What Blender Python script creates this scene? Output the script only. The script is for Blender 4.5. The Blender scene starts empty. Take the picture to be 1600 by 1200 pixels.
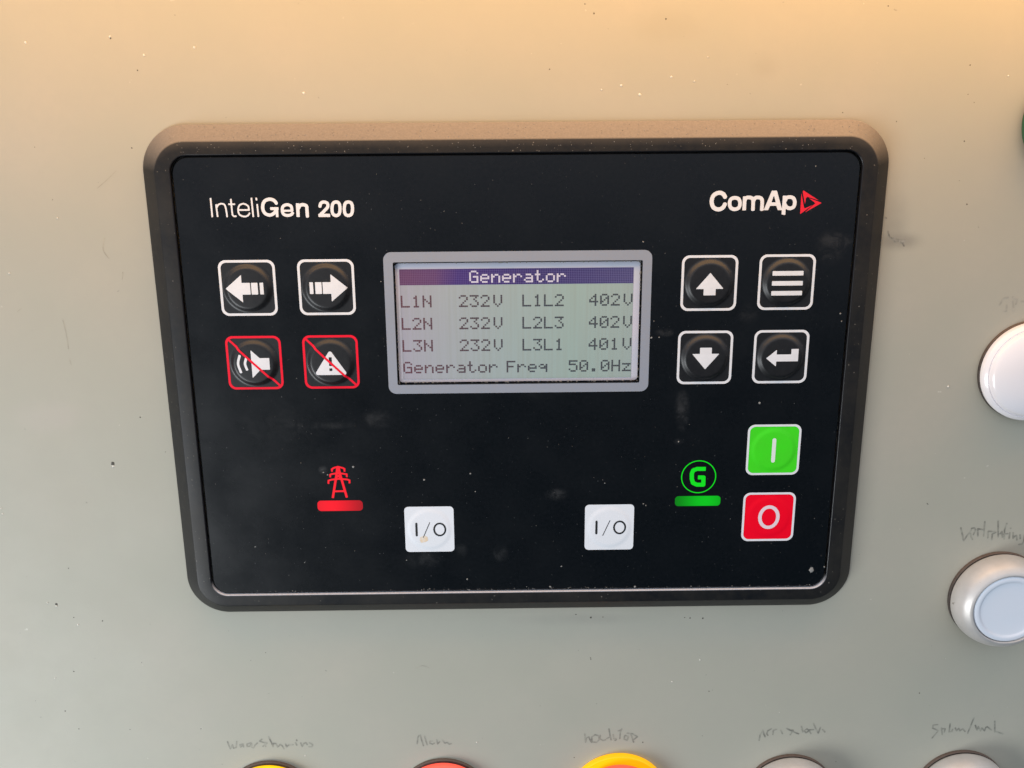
import bpy, math, random
import numpy as np
from mathutils import Matrix, Vector

# ------------------------------------------------------------------ camera
S = 0.001                                    # everything is authored in millimetres
sc = bpy.context.scene
COL = sc.collection
RX = Matrix.Rotation(math.radians(90), 4, 'X')   # panel plane (x right, y up, z out) -> upright world

cam = bpy.data.cameras.new('camera')
cam_o = bpy.data.objects.new('camera', cam)
COL.objects.link(cam_o)
cam.sensor_width = 36.0
cam.lens = 34.269
cam.clip_start = 0.02
cam.clip_end = 20.0
_R = ((0.9999078, -0.0074113, 0.0113823), (-0.0102481, -0.96164, 0.274123), (0.0089141, -0.2742144, -0.9616273))
_M = Matrix(((_R[0][0], -_R[1][0], -_R[2][0], -3.9181 * S),
             (_R[0][1], -_R[1][1], -_R[2][1], 52.6068 * S),
             (_R[0][2], -_R[1][2], -_R[2][2], 240.2255 * S),
             (0, 0, 0, 1)))
cam_o.matrix_world = RX @ _M
sc.camera = cam_o

# ------------------------------------------------------------------ world and lamps
w = bpy.data.worlds.new("World")
sc.world = w
w.use_nodes = True
nt = w.node_tree
bg = nt.nodes['Background']
tc = nt.nodes.new('ShaderNodeTexCoord')
sp = nt.nodes.new('ShaderNodeSeparateXYZ')
nt.links.new(tc.outputs['Generated'], sp.inputs[0])
rp = nt.nodes.new('ShaderNodeValToRGB')
mr = nt.nodes.new('ShaderNodeMapRange')
mr.inputs['From Min'].default_value = -1
mr.inputs['From Max'].default_value = 1
nt.links.new(sp.outputs['Z'], mr.inputs['Value'])
nt.links.new(mr.outputs[0], rp.inputs[0])
rp.color_ramp.elements[0].position = 0.41
rp.color_ramp.elements[0].color = (0.04, 0.07, 0.09, 1)
rp.color_ramp.elements[1].position = 0.80
rp.color_ramp.elements[1].color = (1.35, 1.55, 1.80, 1)
_e = rp.color_ramp.elements.new(0.49)
_e.color = (0.60, 0.66, 0.80, 1)
nt.links.new(rp.outputs[0], bg.inputs[0])
bg.inputs[1].default_value = WORLD_STRENGTH = 0.66


def area_lamp(name, loc, target, sx, sy, power, color, spread=180):
    l = bpy.data.lights.new(name, 'AREA')
    l.shape = 'RECTANGLE'
    l.size = sx * S
    l.size_y = sy * S
    l.energy = power
    l.color = color
    l.spread = math.radians(spread)
    o = bpy.data.objects.new(name, l)
    COL.objects.link(o)
    a = (RX @ Vector(loc)) * S
    b = (RX @ Vector(target)) * S
    o.matrix_world = Matrix.Translation(a) @ (b - a).to_track_quat('-Z', 'Y').to_matrix().to_4x4()
    return o


# soft pale daylight from the open front-left, warm glow from above, close to the panel
area_lamp('daylight', (-420, -330, 350), (40, -150, 0), 260, 260, 2.75, (0.96, 1.0, 1.03))
area_lamp('warm_glow', (26, 101, 42), (22, 60, -4), 430, 40, 0.27, (1.0, 0.47, 0.05))
sc.view_settings.view_transform = 'Standard'
sc.view_settings.look = 'None'
sc.view_settings.exposure = 0.0
sc.view_settings.gamma = 1.0
sc.render.film_transparent = False

D={'NAME':[(-0.4,[[-74.37,31.74],[-74.34,27.15]]),(-0.4,[[-73.18,30.21],[-73.05,27.17]]),(0.4,[[-73.12,29.34],[-72.7,30.04],[-71.96,30.34],[-71.19,30.15],[-70.92,29.44],[-70.79,28.26],[-70.74,27.15]]),(-0.4,[[-69.49,31.47],[-69.44,28.25]]),(0.4,[[-69.43,28.29],[-69.37,27.59],[-69.02,27.3],[-68.54,27.32]]),(-0.4,[[-70.19,30.21],[-68.58,30.19]]),(-0.4,[[-67.87,28.8],[-65.18,28.78]]),(0.4,[[-65.28,28.75],[-65.48,29.75],[-66.51,30.29],[-67.56,29.88],[-67.94,28.75],[-67.65,27.66],[-66.6,27.21],[-65.67,27.46],[-65.19,28.07]]),(-0.4,[[-64.5,31.68],[-64.39,27.09]]),(-0.4,[[-63.22,30.2],[-63.15,27.08]]),(-0.4,[[-63.34,31.68],[-63.29,31.09]]),(0.8,[[-58.51,30.27],[-59.1,31.03],[-60.26,31.32],[-61.46,30.77],[-61.95,29.41],[-61.58,28.06],[-60.43,27.51],[-59.33,27.92],[-58.72,28.75]]),(-0.7,[[-60.12,29.06],[-58.13,29.05]]),(-0.62,[[-58.53,29.1],[-58.58,27.04]]),(-0.5,[[-57.26,28.52],[-54.76,28.52]]),(0.7200000000000001,[[-54.88,28.55],[-55.05,29.59],[-56.01,29.99],[-57.0,29.56],[-57.25,28.62],[-57.01,27.72],[-56.08,27.38],[-55.19,27.56],[-54.73,27.98]]),(-0.8,[[-53.45,30.28],[-53.48,27.0]]),(0.8,[[-53.3,29.05],[-52.85,29.76],[-52.12,29.94],[-51.33,29.63],[-51.25,28.68],[-51.24,26.98]]),(0.76,[[-48.07,29.43],[-47.78,30.23],[-47.05,30.55],[-46.21,30.22],[-46.19,29.35],[-46.98,28.48],[-47.99,27.54]]),(-0.78,[[-48.53,27.34],[-45.72,27.31]]),(0.776,[[-44.05,30.53],[-44.84,30.16],[-45.15,28.89],[-44.98,27.66],[-44.24,27.25],[-43.5,27.65],[-43.2,28.87],[-43.36,30.15],[-44.05,30.53]]),(0.776,[[-41.09,30.5],[-41.87,30.13],[-42.17,28.86],[-42.0,27.63],[-41.26,27.23],[-40.48,27.62],[-40.17,28.85],[-40.34,30.12],[-41.09,30.5]])],'LOGO':[(1.0,[[50.6,30.86],[50.04,31.65],[48.98,31.94],[47.77,31.35],[47.33,29.95],[47.82,28.48],[49.03,27.94],[50.12,28.33],[50.64,29.26]]),(0.88,[[52.98,30.71],[52.01,30.38],[51.74,29.35],[52.12,28.31],[53.06,27.94],[54.02,28.29],[54.3,29.33],[53.94,30.36],[52.98,30.71]]),(-0.9,[[55.37,31.01],[55.39,27.66]]),(0.88,[[55.41,29.97],[55.71,30.63],[56.37,30.77],[57.15,30.56],[57.47,29.86],[57.53,27.64]]),(0.88,[[57.58,29.96],[57.9,30.61],[58.56,30.75],[59.34,30.54],[59.69,29.84],[59.71,27.62]]),(-0.92,[[65.11,31.07],[65.1,26.55]]),(0.88,[[65.29,29.89],[65.66,30.62],[66.53,30.76],[67.35,30.4],[67.69,29.44],[67.46,28.42],[66.57,28.05],[65.74,28.38],[65.24,29.04]])],'LOGO_A':[[[61.89,32.35],[63.12,32.34],[64.74,27.63],[63.65,27.64],[63.22,28.69],[61.67,28.7],[61.28,27.66],[60.19,27.67]],[[62.47,31.23],[61.96,29.54],[63.03,29.53]]],'EMBLEM':[[[69.53,32.42],[73.77,29.8],[70.66,30.76],[70.38,30.47],[70.22,28.85],[69.41,31.92]],[[69.12,31.97],[70.05,28.29],[70.24,28.06],[71.96,28.76],[72.46,28.98],[69.16,26.56]],[[70.97,30.44],[71.83,30.27],[74.38,29.3],[70.03,26.81],[72.69,29.21],[72.28,29.59]]],'PYLON':[(-0.62,[[-47.59,-37.95],[-47.95,-40.07],[-49.32,-46.71]]),(-0.62,[[-47.36,-37.95],[-47.02,-40.08],[-45.6,-46.64]]),(-0.5,[[-48.88,-44.85],[-46.08,-44.81]]),(-0.48,[[-50.25,-42.68],[-50.17,-41.82],[-49.43,-41.55],[-47.48,-41.33],[-45.23,-41.53],[-44.65,-41.79],[-44.68,-42.6]]),(-0.48,[[-49.65,-40.88],[-49.65,-40.19],[-49.27,-39.98],[-47.66,-39.72],[-46.34,-39.88],[-45.29,-40.07],[-45.3,-40.84]]),(-0.48,[[-49.09,-39.28],[-49.12,-38.64],[-48.64,-38.29],[-47.49,-37.95],[-46.25,-38.29],[-45.8,-38.56],[-45.83,-39.31]]),(-0.4,[[-48.08,-40.07],[-46.69,-41.44]]),(-0.4,[[-47.15,-40.08],[-48.42,-41.42]])],'GLET':[(-1.12,[[49.13,-39.68],[46.85,-39.66],[45.84,-40.09],[45.55,-41.0],[45.61,-42.42],[45.99,-43.63],[47.05,-44.12],[48.72,-44.14],[48.68,-42.08],[47.26,-42.06]])],'PENCIL':{'w1':[[[-84.83,-123.82],[-84.58,-125.12],[-84.21,-126.2],[-83.54,-124.92],[-83.26,-126.0],[-82.5,-125.8],[-82.15,-123.76]],[[-80.46,-124.64],[-81.31,-124.85],[-81.2,-125.71],[-80.4,-124.97],[-80.36,-125.62]],[[-78.13,-124.36],[-79.26,-124.66],[-79.33,-125.53],[-78.58,-125.43],[-77.96,-124.58],[-78.05,-125.65],[-77.52,-125.99]],[[-77.52,-125.99],[-76.98,-125.02],[-76.28,-124.39]],[[-74.89,-123.12],[-75.58,-123.75],[-74.6,-124.2],[-73.51,-124.43],[-74.7,-125.49]],[[-74.07,-124.53],[-73.97,-125.61]],[[-72.89,-122.4],[-72.2,-124.24],[-71.84,-125.65],[-71.57,-124.57],[-70.93,-124.69],[-70.55,-125.77]],[[-70.52,-125.34],[-70.27,-125.67],[-69.66,-124.92],[-69.14,-125.47],[-68.75,-126.45]],[[-68.17,-124.84],[-67.87,-125.82],[-67.27,-125.18],[-66.05,-125.09]],[[-65.27,-124.46],[-64.95,-125.22]],[[-64.87,-123.54],[-64.82,-123.75]],[[-63.7,-124.59],[-63.41,-125.78],[-62.79,-124.71],[-62.22,-124.5],[-61.89,-125.16]],[[-61.2,-124.52],[-60.32,-125.29],[-60.64,-125.93],[-61.38,-125.88]]],'w2':[[[-30.0,-125.34],[-29.8,-123.4],[-29.42,-122.6],[-29.0,-122.45],[-28.64,-124.23],[-28.21,-126.02]],[[-27.76,-122.87],[-27.46,-124.41],[-27.09,-125.79]],[[-25.58,-124.44],[-26.29,-124.59],[-26.31,-125.24],[-25.62,-125.57],[-25.05,-125.26]],[[-24.32,-124.13],[-24.08,-125.51],[-23.5,-124.79]],[[-22.65,-124.16],[-22.12,-125.14],[-21.84,-125.23],[-21.28,-125.07],[-20.74,-125.65],[-20.11,-125.5]]],'w3':[[[18.65,-122.87],[18.96,-125.57],[19.13,-124.17],[19.87,-123.85],[20.26,-124.83],[20.73,-125.7]],[[20.71,-123.87],[21.72,-123.13],[22.84,-123.58],[22.86,-124.87],[22.13,-125.73],[20.82,-125.49],[20.71,-123.87]],[[23.21,-123.37],[23.04,-124.44],[23.99,-125.11],[24.73,-124.9]],[[25.68,-121.26],[26.0,-123.2],[26.41,-124.93]],[[25.09,-124.47],[25.83,-124.05]],[[26.93,-123.21],[27.14,-124.51]],[[27.7,-124.52],[27.53,-125.16],[27.89,-124.84]],[[29.4,-121.31],[28.96,-122.38],[28.91,-124.53]],[[28.39,-121.94],[29.12,-121.63]],[[30.29,-123.69],[30.13,-124.77],[31.07,-125.11],[31.41,-123.93],[30.47,-123.48]],[[32.14,-123.29],[32.95,-125.79]],[[31.01,-122.73],[32.51,-122.97],[34.02,-123.97],[33.11,-124.82]]],'w4':[[[69.6,-125.76],[69.74,-124.06],[70.45,-122.37],[70.86,-123.7],[71.33,-124.65]],[[72.87,-121.94],[71.93,-122.58],[71.66,-123.52],[72.03,-124.1]],[[74.43,-122.15],[73.55,-122.42],[73.48,-123.83]],[[75.67,-122.45],[76.24,-123.59]],[[77.43,-121.92],[78.45,-122.5],[79.27,-122.51],[78.56,-124.01]],[[77.78,-122.2],[79.13,-122.88],[80.99,-123.76]],[[81.62,-121.23],[82.17,-123.12]],[[83.32,-122.1],[82.55,-122.75],[83.09,-123.42],[84.02,-122.77],[84.58,-123.72]],[[83.67,-122.48],[85.3,-122.41]],[[85.06,-120.34],[85.94,-122.23],[86.7,-123.57],[87.2,-121.69]],[[87.91,-122.45],[88.63,-123.22]]],'w5':[[[121.32,-121.28],[120.05,-121.38],[119.96,-122.4],[121.76,-123.35],[120.23,-125.74]],[[122.55,-122.44],[123.09,-124.63]],[[122.67,-122.67],[123.67,-122.69],[123.6,-123.83]],[[124.96,-121.0],[125.0,-123.86],[125.77,-123.64],[125.89,-122.95]],[[126.63,-122.51],[127.14,-123.43],[127.64,-122.64],[128.13,-123.45],[128.85,-122.77],[129.65,-123.7]],[[131.68,-119.16],[130.44,-124.4]],[[132.39,-121.68],[133.09,-123.29],[133.34,-122.15],[134.11,-123.54],[134.4,-122.62],[135.31,-123.55],[135.56,-122.41]],[[135.93,-122.19],[137.27,-123.35]],[[137.89,-120.39],[138.4,-124.06]],[[138.53,-123.83],[140.83,-124.67]]],'w6':[[[120.7,-59.19],[121.34,-61.03],[121.94,-63.01],[122.72,-61.44],[123.62,-59.88]],[[123.68,-59.36],[124.39,-59.24],[124.81,-59.76],[124.39,-61.2]],[[123.46,-60.53],[123.86,-61.85],[124.32,-62.64]],[[125.39,-59.51],[125.65,-61.61]],[[125.51,-59.51],[126.99,-59.79]],[[127.06,-57.45],[127.28,-61.63]],[[128.33,-60.33],[128.5,-62.17]],[[128.38,-60.27],[130.08,-60.35]],[[130.48,-60.62],[129.58,-61.13],[129.68,-62.84]],[[130.71,-57.23],[131.33,-62.07]],[[131.74,-61.03],[132.14,-60.38],[132.49,-62.09]],[[133.16,-58.04],[132.8,-59.86],[133.04,-62.62]],[[132.38,-61.3],[133.8,-61.05]],[[134.37,-60.8],[134.42,-62.5]],[[134.36,-59.36],[134.44,-59.49]],[[135.28,-60.81],[135.49,-62.39],[135.95,-61.74],[136.3,-61.61],[136.6,-62.93]],[[137.25,-61.49],[137.45,-62.54]],[[138.55,-61.24],[138.61,-63.48],[138.23,-64.2],[137.39,-64.32]]],'w7':[[[125.17,4.65],[124.49,4.62],[123.98,4.35],[123.29,2.83]],[[125.1,2.61],[125.21,1.22],[124.6,1.15]],[[126.59,3.77],[127.13,1.27]],[[126.46,4.74],[127.63,4.1],[127.45,2.93]],[[128.73,3.61],[130.08,3.74],[130.25,1.51]]]},'SMEAR':[[[92.71,21.77],[93.27,20.48],[93.96,20.0],[94.89,19.3]],[[94.89,19.3],[95.51,19.5],[96.31,19.07],[97.05,19.17]],[[96.52,19.07],[97.16,18.1]],[[94.25,20.26],[95.5,19.61],[97.23,19.49]],[[91.62,25.27],[92.06,25.05]]],'SCRATCH':[[[-115.71,1.15],[-115.34,-2.19],[-115.25,-6.39]],[[-115.42,-8.93],[-115.13,-10.46]],[[-102.9,34.0],[-100.14,36.13],[-97.88,38.1]],[[-102.67,21.8],[-103.33,18.94],[-102.17,16.69]],[[-99.07,13.28],[-99.43,11.5]],[[-126.87,3.41],[-125.79,4.23]],[[-29.5,-100.47],[-27.66,-99.67],[-25.51,-100.52]],[[66.42,-50.08],[67.9,-51.4]]],'STAINS':[[94.5,24.3],[95.8,19.1],[59.3,61.5],[-122.9,-24.4],[35.2,70.6],[16.6,-85.7]],'DARK':[[-116.8,43.9],[-114.2,31.3],[-77.5,41.1],[-93.4,43.5],[-90.0,61.4],[-107.7,-37.9],[-106.7,-97.5],[-123.9,-83.1],[-130.2,-112.9],[-126.1,-100.1],[-112.5,-119.3],[-81.4,-87.9],[-127.1,-118.9],[-116.1,-84.3],[-71.7,-108.1],[-76.0,-97.3],[-116.0,-48.8],[-99.0,-25.0],[-93.4,-34.7],[-128.3,-78.9],[16.1,75.5],[29.9,46.0],[7.9,61.0],[87.6,74.6],[18.3,73.4],[35.3,72.1],[78.9,50.5],[92.2,48.3],[108.6,61.2],[110.6,52.6],[108.9,54.5],[109.3,43.5],[115.4,22.6],[111.8,28.3],[109.2,34.1],[15.7,-84.1],[19.9,-85.1],[23.3,-85.0],[46.2,-85.5],[47.7,-85.7],[51.3,-85.8],[20.0,-97.9],[110.7,-51.9],[110.9,-52.1],[20.1,-98.3],[114.9,-110.7],[54.2,-109.2],[92.7,-133.4],[52.9,-124.0],[15.7,-130.8],[35.6,-125.9],[-123.4,-68.1],[-92.1,-119.4],[-71.6,-94.9]],'LIGHT':[[-95.6,69.0],[-115.5,67.9],[-76.0,66.5],[-88.1,64.8],[-50.9,56.0],[25.1,57.2],[45.6,63.5],[37.0,59.0],[42.6,58.0],[-130.5,-78.5],[-139.0,-50.3],[-138.9,-51.8],[-107.7,-38.6],[-128.2,-79.5],[-113.6,26.8],[-127.5,13.2],[-62.7,-128.9],[-12.7,-125.2],[112.6,-18.9],[51.1,-99.0],[118.1,58.7],[20.4,56.2],[29.6,55.0],[35.1,47.7],[-123.0,-85.4],[-131.6,-102.2],[43.4,-105.9]],'PLATE_SPECK':[[82.8,-68.5],[-51.4,-39.5],[-50.3,-40.2],[22.6,-43.4],[33.0,-49.4],[33.7,-49.9],[-11.6,-45.4],[-25.0,-41.9],[33.7,-4.1],[34.2,0.2],[30.9,20.2],[35.7,-4.0],[11.3,-67.4],[1.9,-73.4],[31.4,-73.8],[8.3,-73.5],[41.7,-32.0],[62.3,-21.7],[81.7,-0.3],[81.2,1.7],[-34.1,10.9],[-12.8,-40.3],[-43.5,-38.0],[-30.5,-65.0],[-14.3,-70.9]],'SMUDGE':[[42.3,-23.3],[10.0,-46.5],[-26.2,-65.0],[-36.5,-25.0],[77.7,18.6],[-51.5,-26.6],[6.5,-16.0],[-5.5,-63.4],[-15.8,-62.3],[58.1,1.9],[-51.4,-38.9],[79.1,20.2],[37.3,-2.8],[-61.4,-27.3],[41.7,-32.0]]}

random.seed(7)
# ------------------------------------------------------------------ object helpers


def empty(name, label, cat, loc=(0, 0, 0), group=None):
    o = bpy.data.objects.new(name, None)
    COL.objects.link(o)
    o.empty_display_size = 0.005
    o.matrix_world = Matrix.Translation((RX @ Vector(loc)) * S) @ RX
    o['label'] = label
    o['category'] = cat
    if group:
        o['group'] = group
    return o


def make(name, verts, faces, mat, parent=None, loc=(0, 0, 0), smooth=False, label=None, kind=None):
    me = bpy.data.meshes.new(name)
    v = np.asarray(verts, float) * S
    me.from_pydata(v.tolist(), [], faces)
    me.materials.append(mat)
    if smooth:
        me.shade_smooth()
    me.update()
    return link(name, me, parent, loc, label, kind)


def link(name, me, parent=None, loc=(0, 0, 0), label=None, kind=None):
    o = bpy.data.objects.new(name, me)
    COL.objects.link(o)
    if parent:
        o.parent = parent
    o.location = Vector(loc) * S
    if label:
        o['label'] = label
    if kind:
        o['kind'] = kind
    return o


def smooth_by_angle(o, deg=35):
    me = o.data
    me.shade_smooth()
    import bmesh
    bm = bmesh.new()
    bm.from_mesh(me)
    lim = math.radians(deg)
    for e in bm.edges:
        if len(e.link_faces) == 2 and e.calc_face_angle(0) > lim:
            e.smooth = False
    bm.to_mesh(me)
    bm.free()


# ---- 2D shapes as signed distance fields, meshed by marching squares
def catmull(pts, n=8):
    if len(pts) < 3:
        return pts
    P = [np.array(p, float) for p in pts]
    closed = np.allclose(P[0], P[-1])
    ext = ([P[-2]] + P + [P[1]]) if closed else ([2 * P[0] - P[1]] + P + [2 * P[-1] - P[-2]])
    out = []
    for i in range(1, len(ext) - 2):
        a, b, c, d = ext[i - 1:i + 3]
        for k in range(n):
            t = k / n
            out.append(0.5 * ((2 * b) + (c - a) * t + (2 * a - 5 * b + 4 * c - d) * t * t + (3 * b - a - 3 * c + d) * t ** 3))
    out.append(P[-1])
    return out


def f_stroke(pts, width, flat=True):
    pts = [np.array(p, float) for p in pts]
    closed = np.allclose(pts[0], pts[-1]) and len(pts) > 2

    def f(X, Y):
        best = np.full(X.shape, 1e9)
        n = len(pts) - 1
        for i in range(n):
            a, b = pts[i], pts[i + 1]
            d = b - a
            L = math.hypot(*d) + 1e-9
            d = d / L
            rx, ry = X - a[0], Y - a[1]
            t = rx * d[0] + ry * d[1]
            s = rx * d[1] - ry * d[0]
            tcl = np.clip(t, 0, L)
            dist = np.sqrt((t - tcl) ** 2 + s ** 2) - width / 2
            if flat and not closed:
                if i == 0:
                    dist = np.where(t < 0, np.maximum(np.abs(s) - width / 2, -t), dist)
                if i == n - 1:
                    dist = np.where(t > L, np.maximum(np.abs(s) - width / 2, t - L), dist)
            best = np.minimum(best, dist)
        return best
    return f


def f_poly(*loops):
    def f(X, Y):
        best = np.full(X.shape, 1e9)
        inside = np.zeros(X.shape, bool)
        for pts in loops:
            n = len(pts)
            for i in range(n):
                ax, ay = pts[i]
                bx, by = pts[(i + 1) % n]
                dx, dy = bx - ax, by - ay
                t = np.clip(((X - ax) * dx + (Y - ay) * dy) / (dx * dx + dy * dy + 1e-12), 0, 1)
                best = np.minimum(best, np.hypot(X - ax - t * dx, Y - ay - t * dy))
                if ay != by:
                    c = ((ay > Y) != (by > Y)) & (X < (bx - ax) * (Y - ay) / (by - ay) + ax)
                    inside ^= c
        return np.where(inside, -best, best)
    return f


def f_rrect(cx, cy, hw, hh, r):
    def f(X, Y):
        qx = np.abs(X - cx) - hw + r
        qy = np.abs(Y - cy) - hh + r
        return np.hypot(np.maximum(qx, 0), np.maximum(qy, 0)) + np.minimum(np.maximum(qx, qy), 0) - r
    return f


def f_ellring(cx, cy, rx, ry, w_):
    def f(X, Y):
        k = np.hypot((X - cx) / rx, (Y - cy) / ry)
        g = np.hypot((X - cx) / rx ** 2, (Y - cy) / ry ** 2) + 1e-9
        return np.abs(k * (k - 1) / g) - w_ / 2
    return f


def f_union(*fs):
    return lambda X, Y: np.minimum.reduce([f(X, Y) for f in fs])


def f_sub(a, b):
    return lambda X, Y: np.maximum(a(X, Y), -b(X, Y))


def f_and(a, b):
    return lambda X, Y: np.maximum(a(X, Y), b(X, Y))


def f_round(a, r):
    return lambda X, Y: a(X, Y) - r


def contour_mesh(f, bbox, step, zf):
    x0, y0, x1, y1 = bbox
    nx = int(math.ceil((x1 - x0) / step)) + 1
    ny = int(math.ceil((y1 - y0) / step)) + 1
    xs = x0 + np.arange(nx) * step
    ys = y0 + np.arange(ny) * step
    X, Y = np.meshgrid(xs, ys, indexing='ij')
    F = f(X, Y) + 1e-7
    ins = F < 0
    anyi = ins[:-1, :-1] | ins[1:, :-1] | ins[1:, 1:] | ins[:-1, 1:]
    verts, idx, faces = [], {}, []

    def vid(key, x, y):
        k = idx.get(key)
        if k is None:
            k = len(verts)
            idx[key] = k
            verts.append((x, y))
        return k
    for i, j in zip(*np.nonzero(anyi)):
        c = ((i, j), (i + 1, j), (i + 1, j + 1), (i, j + 1))
        poly = []
        for q in range(4):
            a, b = c[q], c[(q + 1) % 4]
            fa, fb = F[a], F[b]
            if fa < 0:
                poly.append(vid(a, xs[a[0]], ys[a[1]]))
            if (fa < 0) != (fb < 0):
                t = fa / (fa - fb)
                key = (min(a, b), max(a, b))
                poly.append(vid(key, xs[a[0]] + t * (xs[b[0]] - xs[a[0]]), ys[a[1]] + t * (ys[b[1]] - ys[a[1]])))
        if len(poly) >= 3:
            faces.append(poly)
    V = np.array(verts)
    Z = zf(V[:, 0], V[:, 1]) if callable(zf) else np.full(len(V), zf)
    return np.column_stack([V, Z]), faces


def printed(name, f, bbox, step, zf, mat, parent, loc=(0, 0, 0), smooth=False, label=None, kind=None):
    v, fc = contour_mesh(f, bbox, step, zf)
    return make(name, v, fc, mat, parent, loc, smooth, label, kind)


def glyphs(strokes):
    fs = []
    for w_, pts in strokes:
        fs.append(f_stroke(pts if w_ < 0 else catmull(pts), abs(w_)))
    return f_union(*fs)


def bb(strokes, pad=1.0):
    a = np.array([p for _, s in strokes for p in s])
    return (a[:, 0].min() - pad, a[:, 1].min() - pad, a[:, 0].max() + pad, a[:, 1].max() + pad)


# ---- loops, plates, lathes
def rrect(cx, cy, hw, hh, r, n=14):
    out = []
    for k, (sx, sy) in enumerate(((1, 1), (-1, 1), (-1, -1), (1, -1))):
        for i in range(n + 1):
            a = math.radians(90 * k + 90 * i / n)
            out.append((cx + sx * (hw - r) + r * math.cos(a), cy + sy * (hh - r) + r * math.sin(a)))
    return out


def loft(loops, close_first=False, close_last=False):
    n = len(loops[0])
    v, f = [], []
    for lp in loops:
        v += list(lp)
    for k in range(len(loops) - 1):
        for i in range(n):
            j = (i + 1) % n
            f.append((k * n + i, k * n + j, (k + 1) * n + j, (k + 1) * n + i))
    if close_first:
        f.append(tuple(reversed(range(n))))
    if close_last:
        f.append(tuple(range((len(loops) - 1) * n, len(loops) * n)))
    return v, f


def zloop(pts, z):
    return [(x, y, z) for x, y in pts]


def lathe(profile, n=96):
    v, f = [], []
    for r, z in profile:
        for i in range(n):
            a = 2 * math.pi * i / n
            v.append((r * math.cos(a), r * math.sin(a), z))
    for k in range(len(profile) - 1):
        for i in range(n):
            j = (i + 1) % n
            f.append((k * n + i, k * n + j, (k + 1) * n + j, (k + 1) * n + i))
    if profile[-1][0] < 0.02 or True:
        f.append(tuple(range((len(profile) - 1) * n, len(profile) * n)))
    return v, f


def curve_profile(pts, n=6):
    return [tuple(p) for p in catmull(pts, n)]


# ------------------------------------------------------------------ materials
def nodes(mat):
    return mat.node_tree.nodes, mat.node_tree.links


def mat(name, base, rough=0.5, metal=0.0, noise=None, bump=None, coat=0.0, spec=0.5, rvar=0.0, emit=None, speck=None, dust=None, aniso=None):
    """noise = (scale, detail, colour2, amount); bump = (scale, strength, distance mm)
    speck = (scale, threshold, colour); dust = (colour, amount on upward faces), on the lip a painted highlight"""
    m = bpy.data.materials.new(name)
    m.use_nodes = True
    N, L = nodes(m)
    b = N['Principled BSDF']
    b.inputs['Roughness'].default_value = rough
    b.inputs['Metallic'].default_value = metal
    b.inputs['Coat Weight'].default_value = coat
    b.inputs['Coat Roughness'].default_value = 0.12
    b.inputs['Specular IOR Level'].default_value = spec
    tc = N.new('ShaderNodeTexCoord')
    rgb = N.new('ShaderNodeRGB')
    rgb.outputs[0].default_value = (*base, 1)
    out = rgb.outputs[0]

    def noise_tex(scale, detail=4, rough_=0.55):
        t = N.new('ShaderNodeTexNoise')
        t.inputs['Scale'].default_value = scale
        t.inputs['Detail'].default_value = detail
        t.inputs['Roughness'].default_value = rough_
        L.new(tc.outputs['Object'], t.inputs['Vector'])
        return t

    def mix(fac, a, bcol):
        x = N.new('ShaderNodeMix')
        x.data_type = 'RGBA'
        L.new(fac, x.inputs[0])
        L.new(a, x.inputs[6])
        if isinstance(bcol, tuple):
            x.inputs[7].default_value = (*bcol, 1)
        else:
            L.new(bcol, x.inputs[7])
        return x.outputs[2]

    def rng(src, lo, hi, a=0.0, c=1.0):
        r = N.new('ShaderNodeMapRange')
        r.inputs['From Min'].default_value = lo
        r.inputs['From Max'].default_value = hi
        r.inputs['To Min'].default_value = a
        r.inputs['To Max'].default_value = c
        L.new(src, r.inputs['Value'])
        return r.outputs[0]
    for ns in (noise or []):
        t = noise_tex(ns[0], ns[1])
        lo, hi = ns[4] if len(ns) > 4 else (0.35, 0.7)
        out = mix(rng(t.outputs['Fac'], lo, hi, 0, ns[3]), out, ns[2])
    for ss in (speck or []):
        t = noise_tex(ss[0], 2, 0.5)
        out = mix(rng(t.outputs['Fac'], ss[1], ss[1] + 0.03, 0, ss[3] if len(ss) > 3 else 1.0), out, ss[2])
    if dust:
        g = N.new('ShaderNodeNewGeometry')
        s = N.new('ShaderNodeSeparateXYZ')
        L.new(g.outputs['Normal'], s.inputs[0])
        up = rng(s.outputs['Z'], 0.05, 0.75, 0, 1)
        t = noise_tex(2200, 4, 0.6)
        k = N.new('ShaderNodeMath')
        k.operation = 'MULTIPLY'
        L.new(up, k.inputs[0])
        L.new(rng(t.outputs['Fac'], 0.3, 0.7, dust[1] * 0.8, dust[1]), k.inputs[1])
        out = mix(k.outputs[0], out, dust[0])
    L.new(out, b.inputs['Base Color'])
    if rvar:
        t = noise_tex(60, 5)
        L.new(rng(t.outputs['Fac'], 0.3, 0.7, rough - rvar, rough + rvar), b.inputs['Roughness'])
    if bump:
        t = noise_tex(bump[0], 3)
        bn = N.new('ShaderNodeBump')
        bn.inputs['Strength'].default_value = bump[1]
        bn.inputs['Distance'].default_value = bump[2] * S
        L.new(t.outputs['Fac'], bn.inputs['Height'])
        L.new(bn.outputs[0], b.inputs['Normal'])
    if emit:
        b.inputs['Emission Color'].default_value = (*emit[0], 1)
        b.inputs['Emission Strength'].default_value = emit[1]
    return m


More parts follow.
